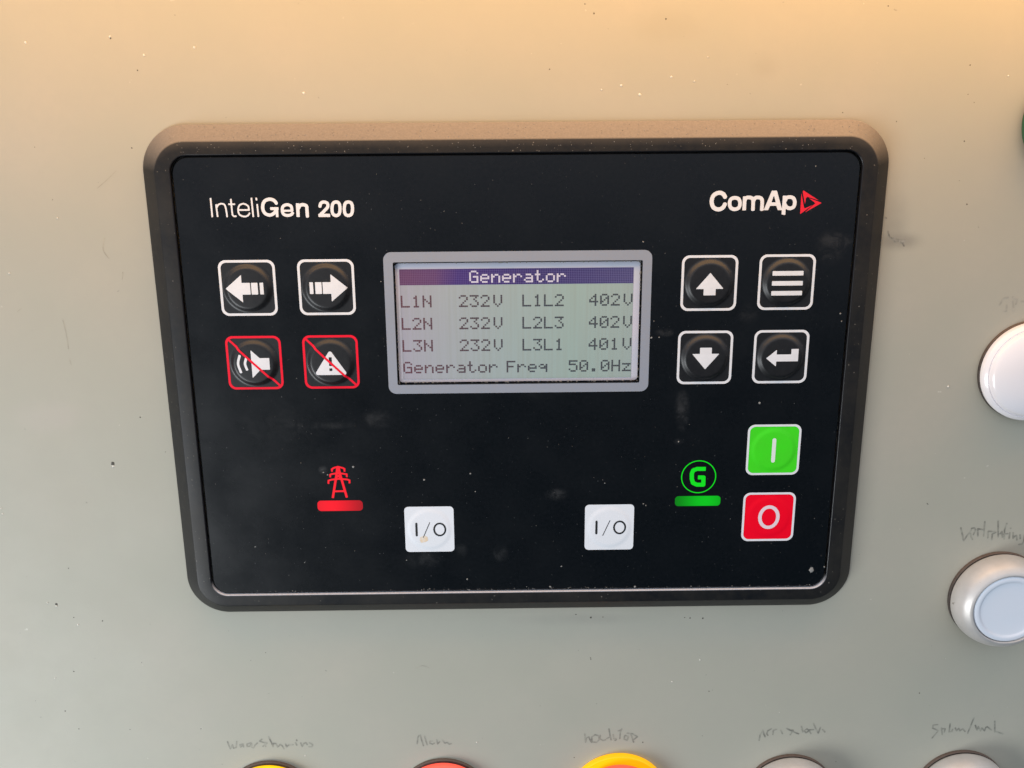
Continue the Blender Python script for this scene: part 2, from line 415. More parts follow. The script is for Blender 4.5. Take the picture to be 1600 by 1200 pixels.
M_wall = mat('wall_paint', (0.425, 0.412, 0.335), 0.55, noise=[(14, 5, (0.455, 0.42, 0.345), 0.8), (33, 5, (0.395, 0.392, 0.318), 0.7), (420, 3, (0.41, 0.39, 0.325), 0.35)],
             bump=(1000, 0.22, 0.06), rvar=0.05, spec=0.4,
             speck=[(520, 0.76, (0.22, 0.21, 0.18), 0.6), (330, 0.775, (0.6, 0.58, 0.5), 0.7)])
M_bezel = mat('bezel_plastic', (0.006, 0.007, 0.009), 0.46, noise=[(700, 5, (0.016, 0.015, 0.014), 0.8), (60, 5, (0.030, 0.027, 0.022), 0.6)],
              bump=(2600, 0.2, 0.03), rvar=0.05, spec=0.3, speck=[(1500, 0.72, (0.20, 0.18, 0.15), 0.7)], dust=((0.42, 0.36, 0.30), 0.75))
M_lip = mat('lip_plastic', (0.010, 0.010, 0.012), 0.3, dust=((0.85, 0.84, 0.88), 0.9))  # pale mix on upward faces paints the lip's highlight line, over worn dusty plastic
M_backing = mat('backing_black', (0.006, 0.006, 0.006), 0.7)
M_pencil = mat('pencil', (0.19, 0.185, 0.155), 0.6, noise=[(520, 4, (0.41, 0.40, 0.325), 0.95)])
M_pencil_faint = mat('pencil_faint', (0.33, 0.315, 0.26), 0.6, noise=[(800, 3, (0.44, 0.42, 0.35), 0.95)])
M_scuff = mat('scuff', (0.16, 0.155, 0.13), 0.7, noise=[(900, 3, (0.38, 0.37, 0.32), 0.9)])
M_scuff2 = mat('scratch', (0.33, 0.31, 0.25), 0.7, noise=[(500, 3, (0.44, 0.42, 0.335), 0.95)])
M_speckd = mat('grime', (0.07, 0.065, 0.05), 0.7)
M_speckl = mat('paint_drop', (0.72, 0.70, 0.62), 0.35)
M_dustw = mat('dust_grain', (0.27, 0.26, 0.24), 0.8)
M_white = mat('white_print', (0.82, 0.82, 0.84), 0.45, noise=[(500, 3, (0.72, 0.72, 0.73), 0.5)])
M_redp = mat('red_print', (0.92, 0.008, 0.035), 0.42, spec=0.25, noise=[(400, 3, (0.82, 0.010, 0.03), 0.6)])
M_emblem = mat('emblem_red', (0.80, 0.015, 0.035), 0.4)
M_greyp = mat('grey_surround_print', (0.295, 0.325, 0.385), 0.5, noise=[(80, 4, (0.28, 0.31, 0.365), 0.7), (900, 3, (0.31, 0.31, 0.33), 0.4)], bump=(2500, 0.1, 0.02))
M_greenkey = mat('green_key', (0.055, 0.76, 0.016), 0.45, spec=0.25, noise=[(200, 3, (0.065, 0.68, 0.02), 0.6)], bump=(2200, 0.12, 0.02))
M_redkey = mat('red_key', (0.98, 0.0, 0.018), 0.45, spec=0.2, noise=[(200, 3, (0.93, 0.0, 0.02), 0.6)], bump=(2200, 0.12, 0.02))
M_blackkey = mat('black_key', (0.006, 0.006, 0.007), 0.42, noise=[(900, 4, (0.013, 0.013, 0.014), 0.6)], bump=(2600, 0.12, 0.02), spec=0.55,
                 speck=[(2200, 0.73, (0.18, 0.17, 0.16), 0.5)])
M_whitekey = mat('white_key', (0.84, 0.85, 0.88), 0.38, noise=[(90, 4, (0.79, 0.81, 0.83), 0.7)], bump=(2200, 0.1, 0.02))
M_keytext = mat('key_text', (0.012, 0.012, 0.012), 0.5)


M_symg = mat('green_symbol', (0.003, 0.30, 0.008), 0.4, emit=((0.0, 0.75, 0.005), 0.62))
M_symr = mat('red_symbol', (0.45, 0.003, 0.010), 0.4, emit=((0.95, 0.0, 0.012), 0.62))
M_lcdrim = mat('display_rim', (0.54, 0.57, 0.68), 0.4, noise=[(70, 3, (0.53, 0.58, 0.60), 0.8), (60, 2, (0.70, 0.62, 0.70), 0.6)])
M_gasket = mat('rubber_gasket', (0.035, 0.028, 0.024), 0.7, noise=[(900, 3, (0.10, 0.075, 0.06), 0.6)], dust=((0.30, 0.20, 0.15), 0.35))
M_alu = mat('satin_metal', (0.66, 0.63, 0.60), 0.48, metal=0.45, noise=[(300, 4, (0.56, 0.54, 0.51), 0.6)], bump=(2400, 0.10, 0.02), rvar=0.05,
            speck=[(420, 0.74, (0.25, 0.22, 0.18), 0.7)])
M_lensblue = mat('pale_lens', (0.76, 0.81, 0.88), 0.25, noise=[(60, 3, (0.80, 0.81, 0.87), 0.7)], coat=0.4)
M_lenswhite = mat('white_lens', (0.93, 0.88, 0.88), 0.22, noise=[(50, 3, (0.90, 0.88, 0.92), 0.7)], coat=0.5)
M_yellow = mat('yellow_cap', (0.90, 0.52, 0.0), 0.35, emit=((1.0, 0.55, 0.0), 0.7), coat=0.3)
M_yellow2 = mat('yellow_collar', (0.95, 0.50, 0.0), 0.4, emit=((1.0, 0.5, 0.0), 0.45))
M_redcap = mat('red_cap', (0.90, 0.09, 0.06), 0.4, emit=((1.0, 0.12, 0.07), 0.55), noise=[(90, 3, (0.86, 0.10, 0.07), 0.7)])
M_greencap = mat('green_cap', (0.006, 0.090, 0.035), 0.3, coat=0.4)


# faceplate membrane: black with smudges, fine dust and hairline scratches
def faceplate_material():
    m = mat('membrane', (0.0016, 0.0026, 0.0040), 0.28, noise=[(1100, 4, (0.005, 0.006, 0.008), 0.6)],
            bump=(3200, 0.16, 0.02), rvar=0.04, spec=0.5, speck=[(1900, 0.735, (0.16, 0.16, 0.16), 0.6), (700, 0.775, (0.3, 0.29, 0.27), 0.8)])
    N, L = nodes(m)
    b = N['Principled BSDF']
    src = b.inputs['Base Color'].links[0].from_socket
    tc = [n for n in N if n.type == 'TEX_COORD'][0]
    total = None

    def math_(op, a, c):
        k = N.new('ShaderNodeMath')
        k.operation = op
        for i, q in enumerate((a, c)):
            if hasattr(q, 'is_linked'):
                L.new(q, k.inputs[i])
            else:
                k.inputs[i].default_value = q
        return k.outputs[0]
    rad = [(2.2, 6.5, 1.2), (3.5, 2.0, 1.0), (6, 3, .55), (5, 3, .6), (5, 5, .5), (12, 1.2, .45), (9, 5, .25), (3, 3, .5), (2, 2.5, .5),
           (3, 3, .4), (1.4, 1.4, 1.4), (5, 2, .6), (3, 1.2, .9), (16, 8, .2), (1.5, 1, 1.3)]
    for (cx, cy), (rx, ry, am) in zip(D['SMUDGE'], rad):
        mp = N.new('ShaderNodeMapping')
        mp.inputs['Location'].default_value = (-cx / rx, -cy / ry, 0)
        mp.inputs['Scale'].default_value = (1000 / rx, 1000 / ry, 0)
        L.new(tc.outputs['Object'], mp.inputs[0])
        ln = N.new('ShaderNodeVectorMath')
        ln.operation = 'LENGTH'
        L.new(mp.outputs[0], ln.inputs[0])
        r = N.new('ShaderNodeMapRange')
        r.interpolation_type = 'SMOOTHSTEP'
        r.inputs['From Min'].default_value = 0.2
        r.inputs['From Max'].default_value = 1.1
        r.inputs['To Min'].default_value = am
        r.inputs['To Max'].default_value = 0
        L.new(ln.outputs['Value'], r.inputs['Value'])
        total = r.outputs[0] if total is None else math_('ADD', total, r.outputs[0])
    t = N.new('ShaderNodeTexNoise')
    t.inputs['Scale'].default_value = 230
    t.inputs['Detail'].default_value = 6
    t.inputs['Roughness'].default_value = 0.7
    t.inputs['Distortion'].default_value = 1.0
    L.new(tc.outputs['Object'], t.inputs['Vector'])
    r = N.new('ShaderNodeMapRange')
    r.inputs['From Min'].default_value = 0.45
    r.inputs['From Max'].default_value = 0.75
    L.new(t.outputs['Fac'], r.inputs['Value'])
    # faint broad wipe marks everywhere
    t2 = N.new('ShaderNodeTexNoise')
    t2.inputs['Scale'].default_value = 26
    t2.inputs['Detail'].default_value = 5
    t2.inputs['Distortion'].default_value = 1.5
    L.new(tc.outputs['Object'], t2.inputs['Vector'])
    r2 = N.new('ShaderNodeMapRange')
    r2.inputs['From Min'].default_value = 0.5
    r2.inputs['From Max'].default_value = 0.8
    r2.inputs['To Max'].default_value = 0.07
    L.new(t2.outputs['Fac'], r2.inputs['Value'])
    fac = math_('MULTIPLY', math_('ADD', total, r2.outputs[0]), math_('ADD', r.outputs[0], 0.12))
    fac = math_('MINIMUM', math_('MULTIPLY', fac, 0.24), 0.6)
    x = N.new('ShaderNodeMix')
    x.data_type = 'RGBA'
    L.new(fac, x.inputs[0])
    L.new(src, x.inputs[6])
    x.inputs[7].default_value = (0.17, 0.17, 0.17, 1)
    L.new(x.outputs[2], b.inputs['Base Color'])
    return m


M_face = faceplate_material()


def led_material(name, base, glow, cx, cy, reach, strength):
    """translucent window with a lit diode behind it"""
    m = mat(name, base, 0.35)
    N, L = nodes(m)
    b = N['Principled BSDF']
    tc = N.new('ShaderNodeTexCoord')
    mp = N.new('ShaderNodeMapping')
    mp.inputs['Location'].default_value = (-cx / reach, -cy / reach, 0)
    mp.inputs['Scale'].default_value = (1000 / reach, 1000 / reach, 0)
    L.new(tc.outputs['Object'], mp.inputs[0])
    ln = N.new('ShaderNodeVectorMath')
    ln.operation = 'LENGTH'
    L.new(mp.outputs[0], ln.inputs[0])
    r = N.new('ShaderNodeMapRange')
    r.interpolation_type = 'SMOOTHSTEP'
    r.inputs['From Min'].default_value = 0
    r.inputs['From Max'].default_value = 1
    r.inputs['To Min'].default_value = strength
    r.inputs['To Max'].default_value = strength * 0.25
    L.new(ln.outputs['Value'], r.inputs['Value'])
    b.inputs['Emission Color'].default_value = (*glow, 1)
    L.new(r.outputs[0], b.inputs['Emission Strength'])
    return m


def ramp_x(name, stops, x0, x1, rough=0.4, noise_amt=0.0, noise_col=(0.4, 0.4, 0.4), streak=0.0):
    """a display layer whose own colour shifts along the panel (liquid crystal tint)"""
    m = bpy.data.materials.new(name)
    m.use_nodes = True
    N, L = nodes(m)
    b = N['Principled BSDF']
    b.inputs['Roughness'].default_value = rough
    tc = N.new('ShaderNodeTexCoord')
    sp = N.new('ShaderNodeSeparateXYZ')
    L.new(tc.outputs['Object'], sp.inputs[0])
    r = N.new('ShaderNodeMapRange')
    r.inputs['From Min'].default_value = x0 * S
    r.inputs['From Max'].default_value = x1 * S
    L.new(sp.outputs['X'], r.inputs['Value'])
    t = N.new('ShaderNodeTexNoise')
    t.inputs['Scale'].default_value = 90
    t.inputs['Detail'].default_value = 2
    L.new(tc.outputs['Object'], t.inputs['Vector'])
    a = N.new('ShaderNodeMath')
    a.operation = 'MULTIPLY_ADD'
    L.new(t.outputs['Fac'], a.inputs[0])
    a.inputs[1].default_value = 0.16
    s2 = N.new('ShaderNodeMath')
    s2.operation = 'SUBTRACT'
    L.new(r.outputs[0], s2.inputs[0])
    s2.inputs[1].default_value = 0.08
    L.new(s2.outputs[0], a.inputs[2])
    cr = N.new('ShaderNodeValToRGB')
    e = cr.color_ramp.elements
    e[0].position, e[0].color = stops[0][0], (*stops[0][1], 1)
    e[1].position, e[1].color = stops[-1][0], (*stops[-1][1], 1)
    for p, c in stops[1:-1]:
        q = e.new(p)
        q.color = (*c, 1)
    L.new(a.outputs[0], cr.inputs[0])
    out = cr.outputs[0]
    if streak:
        mp = N.new('ShaderNodeMapping')
        mp.inputs['Scale'].default_value = (1300, 25, 1)
        L.new(tc.outputs['Object'], mp.inputs[0])
        t3 = N.new('ShaderNodeTexNoise')
        t3.inputs['Scale'].default_value = 1.0
        t3.inputs['Detail'].default_value = 3
        L.new(mp.outputs[0], t3.inputs['Vector'])
        r3 = N.new('ShaderNodeMapRange')
        r3.inputs['From Min'].default_value = 0.4
        r3.inputs['From Max'].default_value = 0.75
        r3.inputs['To Max'].default_value = streak
        L.new(t3.outputs['Fac'], r3.inputs['Value'])
        x = N.new('ShaderNodeMix')
        x.data_type = 'RGBA'
        L.new(r3.outputs[0], x.inputs[0])
        L.new(out, x.inputs[6])
        x.inputs[7].default_value = (*noise_col, 1)
        out = x.outputs[2]
    L.new(out, b.inputs['Base Color'])
    return m


M_lcd = ramp_x('display_glass', [(0, (0.38, 0.38, 0.45)), (0.2, (0.37, 0.41, 0.44)), (0.45, (0.345, 0.43, 0.43)), (0.75, (0.33, 0.44, 0.41)), (1, (0.345, 0.43, 0.41))],
               -29.5, 29, 0.35, streak=0.35, noise_col=(0.30, 0.33, 0.29))
M_dotbar = ramp_x('title_dots', [(0, (0.12, 0.045, 0.12)), (0.14, (0.12, 0.045, 0.14)), (0.24, (0.050, 0.02, 0.17)), (0.6, (0.026, 0.014, 0.13)), (1, (0.06, 0.05, 0.17))], -29.5, 29)
M_barbase = ramp_x('title_gaps', [(0, (0.21, 0.11, 0.22)), (0.15, (0.20, 0.12, 0.25)), (0.25, (0.14, 0.10, 0.30)), (1, (0.18, 0.17, 0.33))], -29.5, 29)
M_dots = ramp_x('text_dots', [(0, (0.13, 0.05, 0.065)), (0.3, (0.085, 0.06, 0.07)), (0.6, (0.055, 0.06, 0.075)), (1, (0.06, 0.065, 0.075))], -29.5, 29)

def stain_wall(m, spots):
    N, L = nodes(m)
    b = N['Principled BSDF']
    src = b.inputs['Base Color'].links[0].from_socket
    tc = [n for n in N if n.type == 'TEX_COORD'][0]
    t = N.new('ShaderNodeTexNoise')
    t.inputs['Scale'].default_value = 160
    t.inputs['Detail'].default_value = 5
    L.new(tc.outputs['Object'], t.inputs['Vector'])
    for (cx, cy), rx, ry, am, c in spots:
        mp = N.new('ShaderNodeMapping')
        mp.inputs['Location'].default_value = (-cx / rx, -cy / ry, 0)
        mp.inputs['Scale'].default_value = (1000 / rx, 1000 / ry, 0)
        L.new(tc.outputs['Object'], mp.inputs[0])
        ln = N.new('ShaderNodeVectorMath')
        ln.operation = 'LENGTH'
        L.new(mp.outputs[0], ln.inputs[0])
        r = N.new('ShaderNodeMapRange')
        r.interpolation_type = 'SMOOTHSTEP'
        r.inputs['From Min'].default_value = 0.1
        r.inputs['From Max'].default_value = 1.0
        r.inputs['To Min'].default_value = am * 1.6
        r.inputs['To Max'].default_value = 0
        L.new(ln.outputs['Value'], r.inputs['Value'])
        k = N.new('ShaderNodeMath')
        k.operation = 'MULTIPLY'
        L.new(r.outputs[0], k.inputs[0])
        L.new(t.outputs['Fac'], k.inputs[1])
        x = N.new('ShaderNodeMix')
        x.data_type = 'RGBA'
        L.new(k.outputs[0], x.inputs[0])
        L.new(src, x.inputs[6])
        x.inputs[7].default_value = (*c, 1)
        src = x.outputs[2]
    L.new(src, b.inputs['Base Color'])


_st = D['STAINS']
stain_wall(M_wall, [(_st[0], 5, 9, .45, (0.27, 0.26, 0.22)), (_st[1], 8, 3.2, .6, (0.22, 0.21, 0.18)), (_st[2], 5, 4, .18, (0.28, 0.25, 0.19)),
                    (_st[3], 14, 6, .25, (0.50, 0.44, 0.40)), (_st[4], 12, 5, .2, (0.30, 0.27, 0.2)), (_st[5], 25, 2.5, .3, (0.28, 0.27, 0.23))])

# ------------------------------------------------------------------ wall (cabinet door sheet)
ZW = -3.8
wall_pts = rrect(0, -20, 520, 420, 2, 2)
v, f = loft([zloop(wall_pts, ZW - 2.0), zloop(wall_pts, ZW)], True, True)
wall = make('wall', v, f, M_wall)
wall.matrix_world = RX
wall['kind'] = 'structure'

hand_names = ('w1', 'w2', 'w3', 'w4', 'w5', 'w6', 'w7')
for k in hand_names:
    st = D['PENCIL'][k]
    fs = f_union(*[f_stroke(s, 0.47, False) for s in st])
    a = np.array([p for s in st for p in s])
    printed('handwriting', fs, (a[:, 0].min() - .5, a[:, 1].min() - .5, a[:, 0].max() + .5, a[:, 1].max() + .5), 0.12, ZW + 0.03,
            M_pencil_faint if k == 'w7' else M_pencil, wall)
st = D['SMEAR']
fs = f_union(*[f_stroke(catmull(s, 4), ww, False) for s, ww in zip(st, (.35, .7, .45, .3, .35, .5))])
a = np.array([p for s in st for p in s])
printed('scuff_mark', fs, (a[:, 0].min() - 1, a[:, 1].min() - 1, a[:, 0].max() + 1, a[:, 1].max() + 1), 0.12, ZW + 0.03, M_scuff, wall)

for q in D['SCRATCH']:
    a = np.array(q)
    printed('scratch', f_stroke(catmull(q, 4), 0.22, False), (a[:, 0].min() - 1, a[:, 1].min() - 1, a[:, 0].max() + 1, a[:, 1].max() + 1), 0.12, ZW + 0.03, M_scuff2, wall)


def blob(V, F, x, y, z, r, h, sides=7):
    n0 = len(V)
    ph = random.random() * 6.28
    ring = []
    for i in range(sides):
        a = ph + 2 * math.pi * i / sides
        q = r * random.uniform(0.65, 1.2)
        V.append((x + q * math.cos(a), y + q * math.sin(a), z))
    for i in range(sides):
        a = ph + 2 * math.pi * i / sides
        q = r * random.uniform(0.4, 0.65)
        V.append((x + q * math.cos(a), y + q * math.sin(a), z + h * random.uniform(.6, .9)))
    V.append((x, y, z + h))
    for i in range(sides):
        j = (i + 1) % sides
        F.append((n0 + i, n0 + j, n0 + sides + j, n0 + sides + i))
        F.append((n0 + sides + i, n0 + sides + j, n0 + 2 * sides))


V, F = [], []
for x, y in D['DARK']:
    blob(V, F, x, y, ZW + 0.005, random.uniform(0.09, 0.22) * (1.7 if -90 < y < -78 and x > 10 else 1), 0.06)
for i in range(25):
    blob(V, F, random.uniform(-150, 150), random.uniform(-135, 80), ZW + 0.005, random.uniform(0.05, 0.12), 0.04, 5)
make('grime_speck', V, F, M_speckd, wall, kind='stuff')
V, F = [], []
for x, y in D['LIGHT']:
    blob(V, F, x, y, ZW + 0.005, random.uniform(0.2, 0.38), 0.22)
for i in range(35):
    blob(V, F, random.uniform(-150, 150), random.uniform(-135, 80), ZW + 0.005, random.uniform(0.07, 0.15), 0.08, 5)
make('paint_drop', V, F, M_speckl, wall, kind='stuff', smooth=True)
# chips knocked out of the paint: dark pit with a raised pale lip below it
V, F = [], []
for x, y, r in ((D['LIGHT'][12][0], D['LIGHT'][12][1] + .75, .55), (D['LIGHT'][13][0], D['LIGHT'][13][1] + .5, .42), (D['LIGHT'][0][0] + .1, D['LIGHT'][0][1] - .35, .22)):
    blob(V, F, x, y, ZW + 0.01, r, 0.05, 9)
make('paint_chip', V, F, M_speckd, wall, kind='stuff')

# ------------------------------------------------------------------ controller
CY = -16.4
ctl = empty('generator_controller', 'black generator controller with grey screen and square keys mounted on the painted panel', 'controller', (0, 0, 0))
B = [  # (half width, half height, radius, z)
    (83.42, 58.22, 4.2, -0.7), (83.42, 58.22, 4.2, 0.30), (83.50, 58.30, 4.3, 0.45), (83.66, 58.46, 4.4, 0.50),
    (86.85, 61.25, 7.2, 0.50), (87.10, 61.50, 7.5, 0.44), (87.30, 61.70, 7.7, 0.28),
    (90.75, 64.95, 10.8, -2.85), (91.05, 65.25, 11.0, -3.2), (91.10, 65.30, 11.0, -3.5), (90.3, 64.5, 10.4, -3.55), (90.3, 64.5, 10.4, -3.8)]
v, f = loft([zloop(rrect(0, CY, a, b, r, 20), z) for a, b, r, z in B[3:]])
bez = make('bezel', v, f, M_bezel, ctl)
smooth_by_angle(bez, 30)
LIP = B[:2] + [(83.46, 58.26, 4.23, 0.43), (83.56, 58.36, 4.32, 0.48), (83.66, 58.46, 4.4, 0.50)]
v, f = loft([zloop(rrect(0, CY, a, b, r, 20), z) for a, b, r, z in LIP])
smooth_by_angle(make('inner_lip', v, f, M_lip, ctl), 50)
v, f = loft([zloop(rrect(0, CY, 86, 61, 5, 8), -1.9), zloop(rrect(0, CY, 83.38, 58.18, 4.1, 8), -0.72)], True, True)
v, f = loft([zloop(rrect(0, CY, 83.38, 58.18, 4.1, 8), -3.7), zloop(rrect(0, CY, 83.38, 58.18, 4.1, 8), -1.6)], True, True)
make('backing_plate', v, f, M_backing, ctl)

# faceplate with its display window
import bmesh
WX, WY, WC = 30.85, 15.65, -0.10


def holed_plate(name, outer, hole, z, drop_o, drop_h, material, parent, bev=0.0):
    bm = bmesh.new()

    def ring(pts, zz):
        vs = [bm.verts.new((x * S, y * S, zz * S)) for x, y in pts]
        es = [bm.edges.new((vs[i], vs[(i + 1) % len(vs)])) for i in range(len(vs))]
        return vs, es
    ov, oe = ring(outer[0], z)
    hv, he = ring(hole, z)
    bmesh.ops.triangle_fill(bm, edges=oe + he, use_beauty=True)
    for fc in bm.faces:
        if fc.normal.z < 0:
            fc.normal_flip()

    def skirt(vs, pts, zz, flip):
        lo = [bm.verts.new((x * S, y * S, zz * S)) for x, y in pts]
        n = len(vs)
        for i in range(n):
            j = (i + 1) % n
            q = (vs[i], vs[j], lo[j], lo[i])
            bm.faces.new(q if flip else q[::-1])
        return lo
    prev = ov
    for pts, zz in outer[1:]:
        prev = skirt(prev, pts, zz, False)
    skirt(prev, outer[-1][0] if len(outer) > 1 else outer[0], drop_o, False)
    skirt(hv, hole, drop_h, True)
    bmesh.ops.recalc_face_normals(bm, faces=bm.faces[:])
    me = bpy.data.meshes.new(name)
    bm.to_mesh(me)
    bm.free()
    me.materials.append(material)
    return link(name, me, parent)


holed_plate('faceplate', [rrect(0, CY, 82.85, 57.65, 3.9, 12), (rrect(0, CY, 83.0, 57.8, 4.0, 12), -0.12)],
            rrect(0, WC, WX, WY, 0.25, 3), 0.0, -0.7, -0.6, M_face, ctl)

# ------------------------------------------------------------------ display
ZL = -1.0
disp = make('screen_surround', *contour_mesh(f_sub(f_rrect(0, 0, 33.27, 18.2, 2.0), f_rrect(0, WC, WX + .12, WY + .12, 0.3)), (-34, -19, 34, 19), 0.25, 0.03), M_greyp, ctl)
v, f = loft([zloop(rrect(0, WC, WX - .3, WY - .3, .9, 5), ZL - .45), zloop(rrect(0, WC, WX - .3, WY - .3, .9, 5), ZL - 0.05)], False, True)
scr = make('display', v, f, M_lcdrim, ctl)
AX0, AX1, AY1, AY0 = -29.45, 28.80, 13.72, -14.40
PX, PY = (AX1 - AX0) / 128, (AY1 - AY0) / 64
make('liquid_crystal_area', [(AX0 - .1, AY0 - .3, ZL), (AX1 + .1, AY0 - .3, ZL), (AX1 + .1, AY1, ZL), (AX0 - .1, AY1, ZL)], [(0, 1, 2, 3)], M_lcd, scr)
make('title_bar', [(AX0 - .1, AY1 - 9.05 * PY, ZL + .02), (AX1 + .1, AY1 - 9.05 * PY, ZL + .02), (AX1 + .1, AY1 + .03, ZL + .02), (AX0 - .1, AY1 + .03, ZL + .02)], [(0, 1, 2, 3)], M_barbase, scr)
# ragged dust and adhesive along the window edge
V, F = [], []
for i in range(230):
    s = random.random()
    t = random.choice((0, 0, 0, 1, 1, 2, 3))
    x = -WX + 2 * WX * s if t in (0, 1) else (-WX + .25 if t == 2 else WX - .25)
    y = (WC + WY - .25 if t == 0 else WC - WY + .2) if t in (0, 1) else WC - WY + 2 * WY * s
    blob(V, F, x, y, ZL - .04, random.uniform(.08, .28), .05, 5)
make('window_dust', V, F, M_dustw, scr, kind='stuff')

FONT = {
    'L': ('10000', '10000', '10000', '10000', '10000', '10000', '11111'), '1': ('00100', '01100', '00100', '00100', '00100', '00100', '01110'),
    '2': ('01110', '10001', '00001', '00010', '00100', '01000', '11111'), '3': ('11111', '00010', '00100', '00010', '00001', '10001', '01110'),
    '4': ('00010', '00110', '01010', '10010', '11111', '00010', '00010'), '5': ('11111', '10000', '11110', '00001', '00001', '10001', '01110'),
    '0': ('01110', '10001', '10011', '10101', '11001', '10001', '01110'), 'V': ('10001', '10001', '10001', '10001', '10001', '01010', '00100'),
    'N': ('10001', '10001', '11001', '10101', '10011', '10001', '10001'), 'G': ('01110', '10001', '10000', '10111', '10001', '10001', '01111'),
    'e': ('00000', '00000', '01110', '10001', '11111', '10000', '01110'), 'n': ('00000', '00000', '10110', '11001', '10001', '10001', '10001'),
    'r': ('00000', '00000', '10110', '11001', '10000', '10000', '10000'), 'a': ('00000', '00000', '01110', '00001', '01111', '10001', '01111'),
    't': ('01000', '01000', '11100', '01000', '01000', '01001', '00110'), 'o': ('00000', '00000', '01110', '10001', '10001', '10001', '01110'),
    'F': ('11111', '10000', '10000', '11110', '10000', '10000', '10000'), 'q': ('00000', '00000', '01101', '10011', '01111', '00001', '00001'),
    '.': ('00000', '00000', '00000', '00000', '00000', '01100', '01100'), 'H': ('10001', '10001', '10001', '11111', '10001', '10001', '10001'),
    'z': ('00000', '00000', '11111', '00010', '00100', '01000', '11111')}


def dots_of(text, col, row, adv=6):
    out = set()
    for k, ch in enumerate(text):
        if ch == ' ':
            continue
        for r_, line in enumerate(FONT[ch]):
            for c_, b_ in enumerate(line):
                if b_ == '1':
                    out.add((col + k * adv + c_, row + r_))
    return out


def dot_mesh(name, dots, material, z, size=0.84):
    V, F = [], []
    for c, r in sorted(dots):
        if not (0 <= c < 128 and 0 <= r < 64):
            continue
        x = AX0 + (c + .5) * PX
        y = AY1 - (r + .5) * PY
        hx, hy = PX * size / 2, PY * size / 2
        n0 = len(V)
        V += [(x - hx, y - hy, z), (x + hx, y - hy, z), (x + hx, y + hy, z), (x - hx, y + hy, z)]
        F.append((n0, n0 + 1, n0 + 2, n0 + 3))
    return make(name, V, F, material, scr)


head = dots_of('Generator', 38, 1)
bar = {(c, r) for c in range(128) for r in range(9)} - head
dot_mesh('title_bar_dots', bar, M_dotbar, ZL + .04, 0.80)
M_titletext = mat('title_text', (0.62, 0.60, 0.72), 0.4)
dot_mesh('title_text', head, M_titletext, ZL + .04, 0.98)
rows = [(15, 'L1N', 'L1L2', '402'), (28, 'L2N', 'L2L3', '402'), (41, 'L3N', 'L3L1', '401')]
for r_, a_, b_, c_ in rows:
    d = dots_of(a_, 0, r_) | dots_of('232', 32, r_) | dots_of('V', 51, r_) | dots_of(b_, 67, r_) | dots_of(c_, 104, r_) | dots_of('V', 123, r_)
    dot_mesh('readout_text', d, M_dots, ZL + .02, 0.92)
d = dots_of('Generator', 0, 54) | dots_of('Freq', 58, 54) | dots_of('50.0', 93, 54) | dots_of('Hz', 117, 54)
dot_mesh('readout_text', d, M_dots, ZL + .02, 0.92)

# ------------------------------------------------------------------ keys
ZK = 0.02


def dome_profile(h, r0=4.8, r1=6.25):
    def z(x, y):
        r = np.hypot(x, y)
        t = np.clip((r1 - r) / (r1 - r0), 0, 1)
        s = t * t * (3 - 2 * t)
        return ZK + h * s + 0.10 * h * np.clip(1 - (r / r0) ** 2, 0, 1)
    return z


def key_mesh(name, half, h, material, corner=1.7):
    v, f = contour_mesh(f_rrect(0, 0, half, half, corner), (-half - .3, -half - .3, half + .3, half + .3), 0.25, dome_profile(h))
    me = bpy.data.meshes.new(name)
    me.from_pydata((v * S).tolist(), [], f)
    me.materials.append(material)
    me.shade_smooth()
    return me


def lift(prof, dz):
    return lambda x, y: prof(x, y) + dz


P_HI, P_LO, P_MID = dome_profile(0.85), dome_profile(0.22), dome_profile(0.26)
me_black = key_mesh('key', 6.95, 0.85, M_blackkey)
me_green = key_mesh('key', 6.95, 0.26, M_greenkey)
me_red = key_mesh('key', 6.95, 0.12, M_redkey)
me_white = key_mesh('key', 6.55, 0.16, M_whitekey, 1.1)
bb7 = (-7.3, -7.3, 7.3, 7.3)


def border_mesh(w_, material, prof):
    v, f = contour_mesh(f_sub(f_rrect(0, 0, 7.0, 7.0, 1.9), f_rrect(0, 0, 7.0 - w_, 7.0 - w_, 1.45)), bb7, 0.14, lift(prof, 0.03))
    me = bpy.data.meshes.new('border')
    me.from_pydata((v * S).tolist(), [], f)
    me.materials.append(material)
    return me


b_white = border_mesh(0.62, M_white, P_HI)
b_red = border_mesh(0.58, M_redp, P_HI)
b_thin = border_mesh(0.58, M_white, lambda x, y: np.full(np.shape(x), ZK + .02))


def key(x, y, me, border, f, prof, material, label, step=0.12):
    o = link('key', me, ctl, (x, y, 0), label)
    if border:
        link('border', border, o)
    printed('symbol', f, bb7, step, lift(prof, 0.04), material, o)
    return o


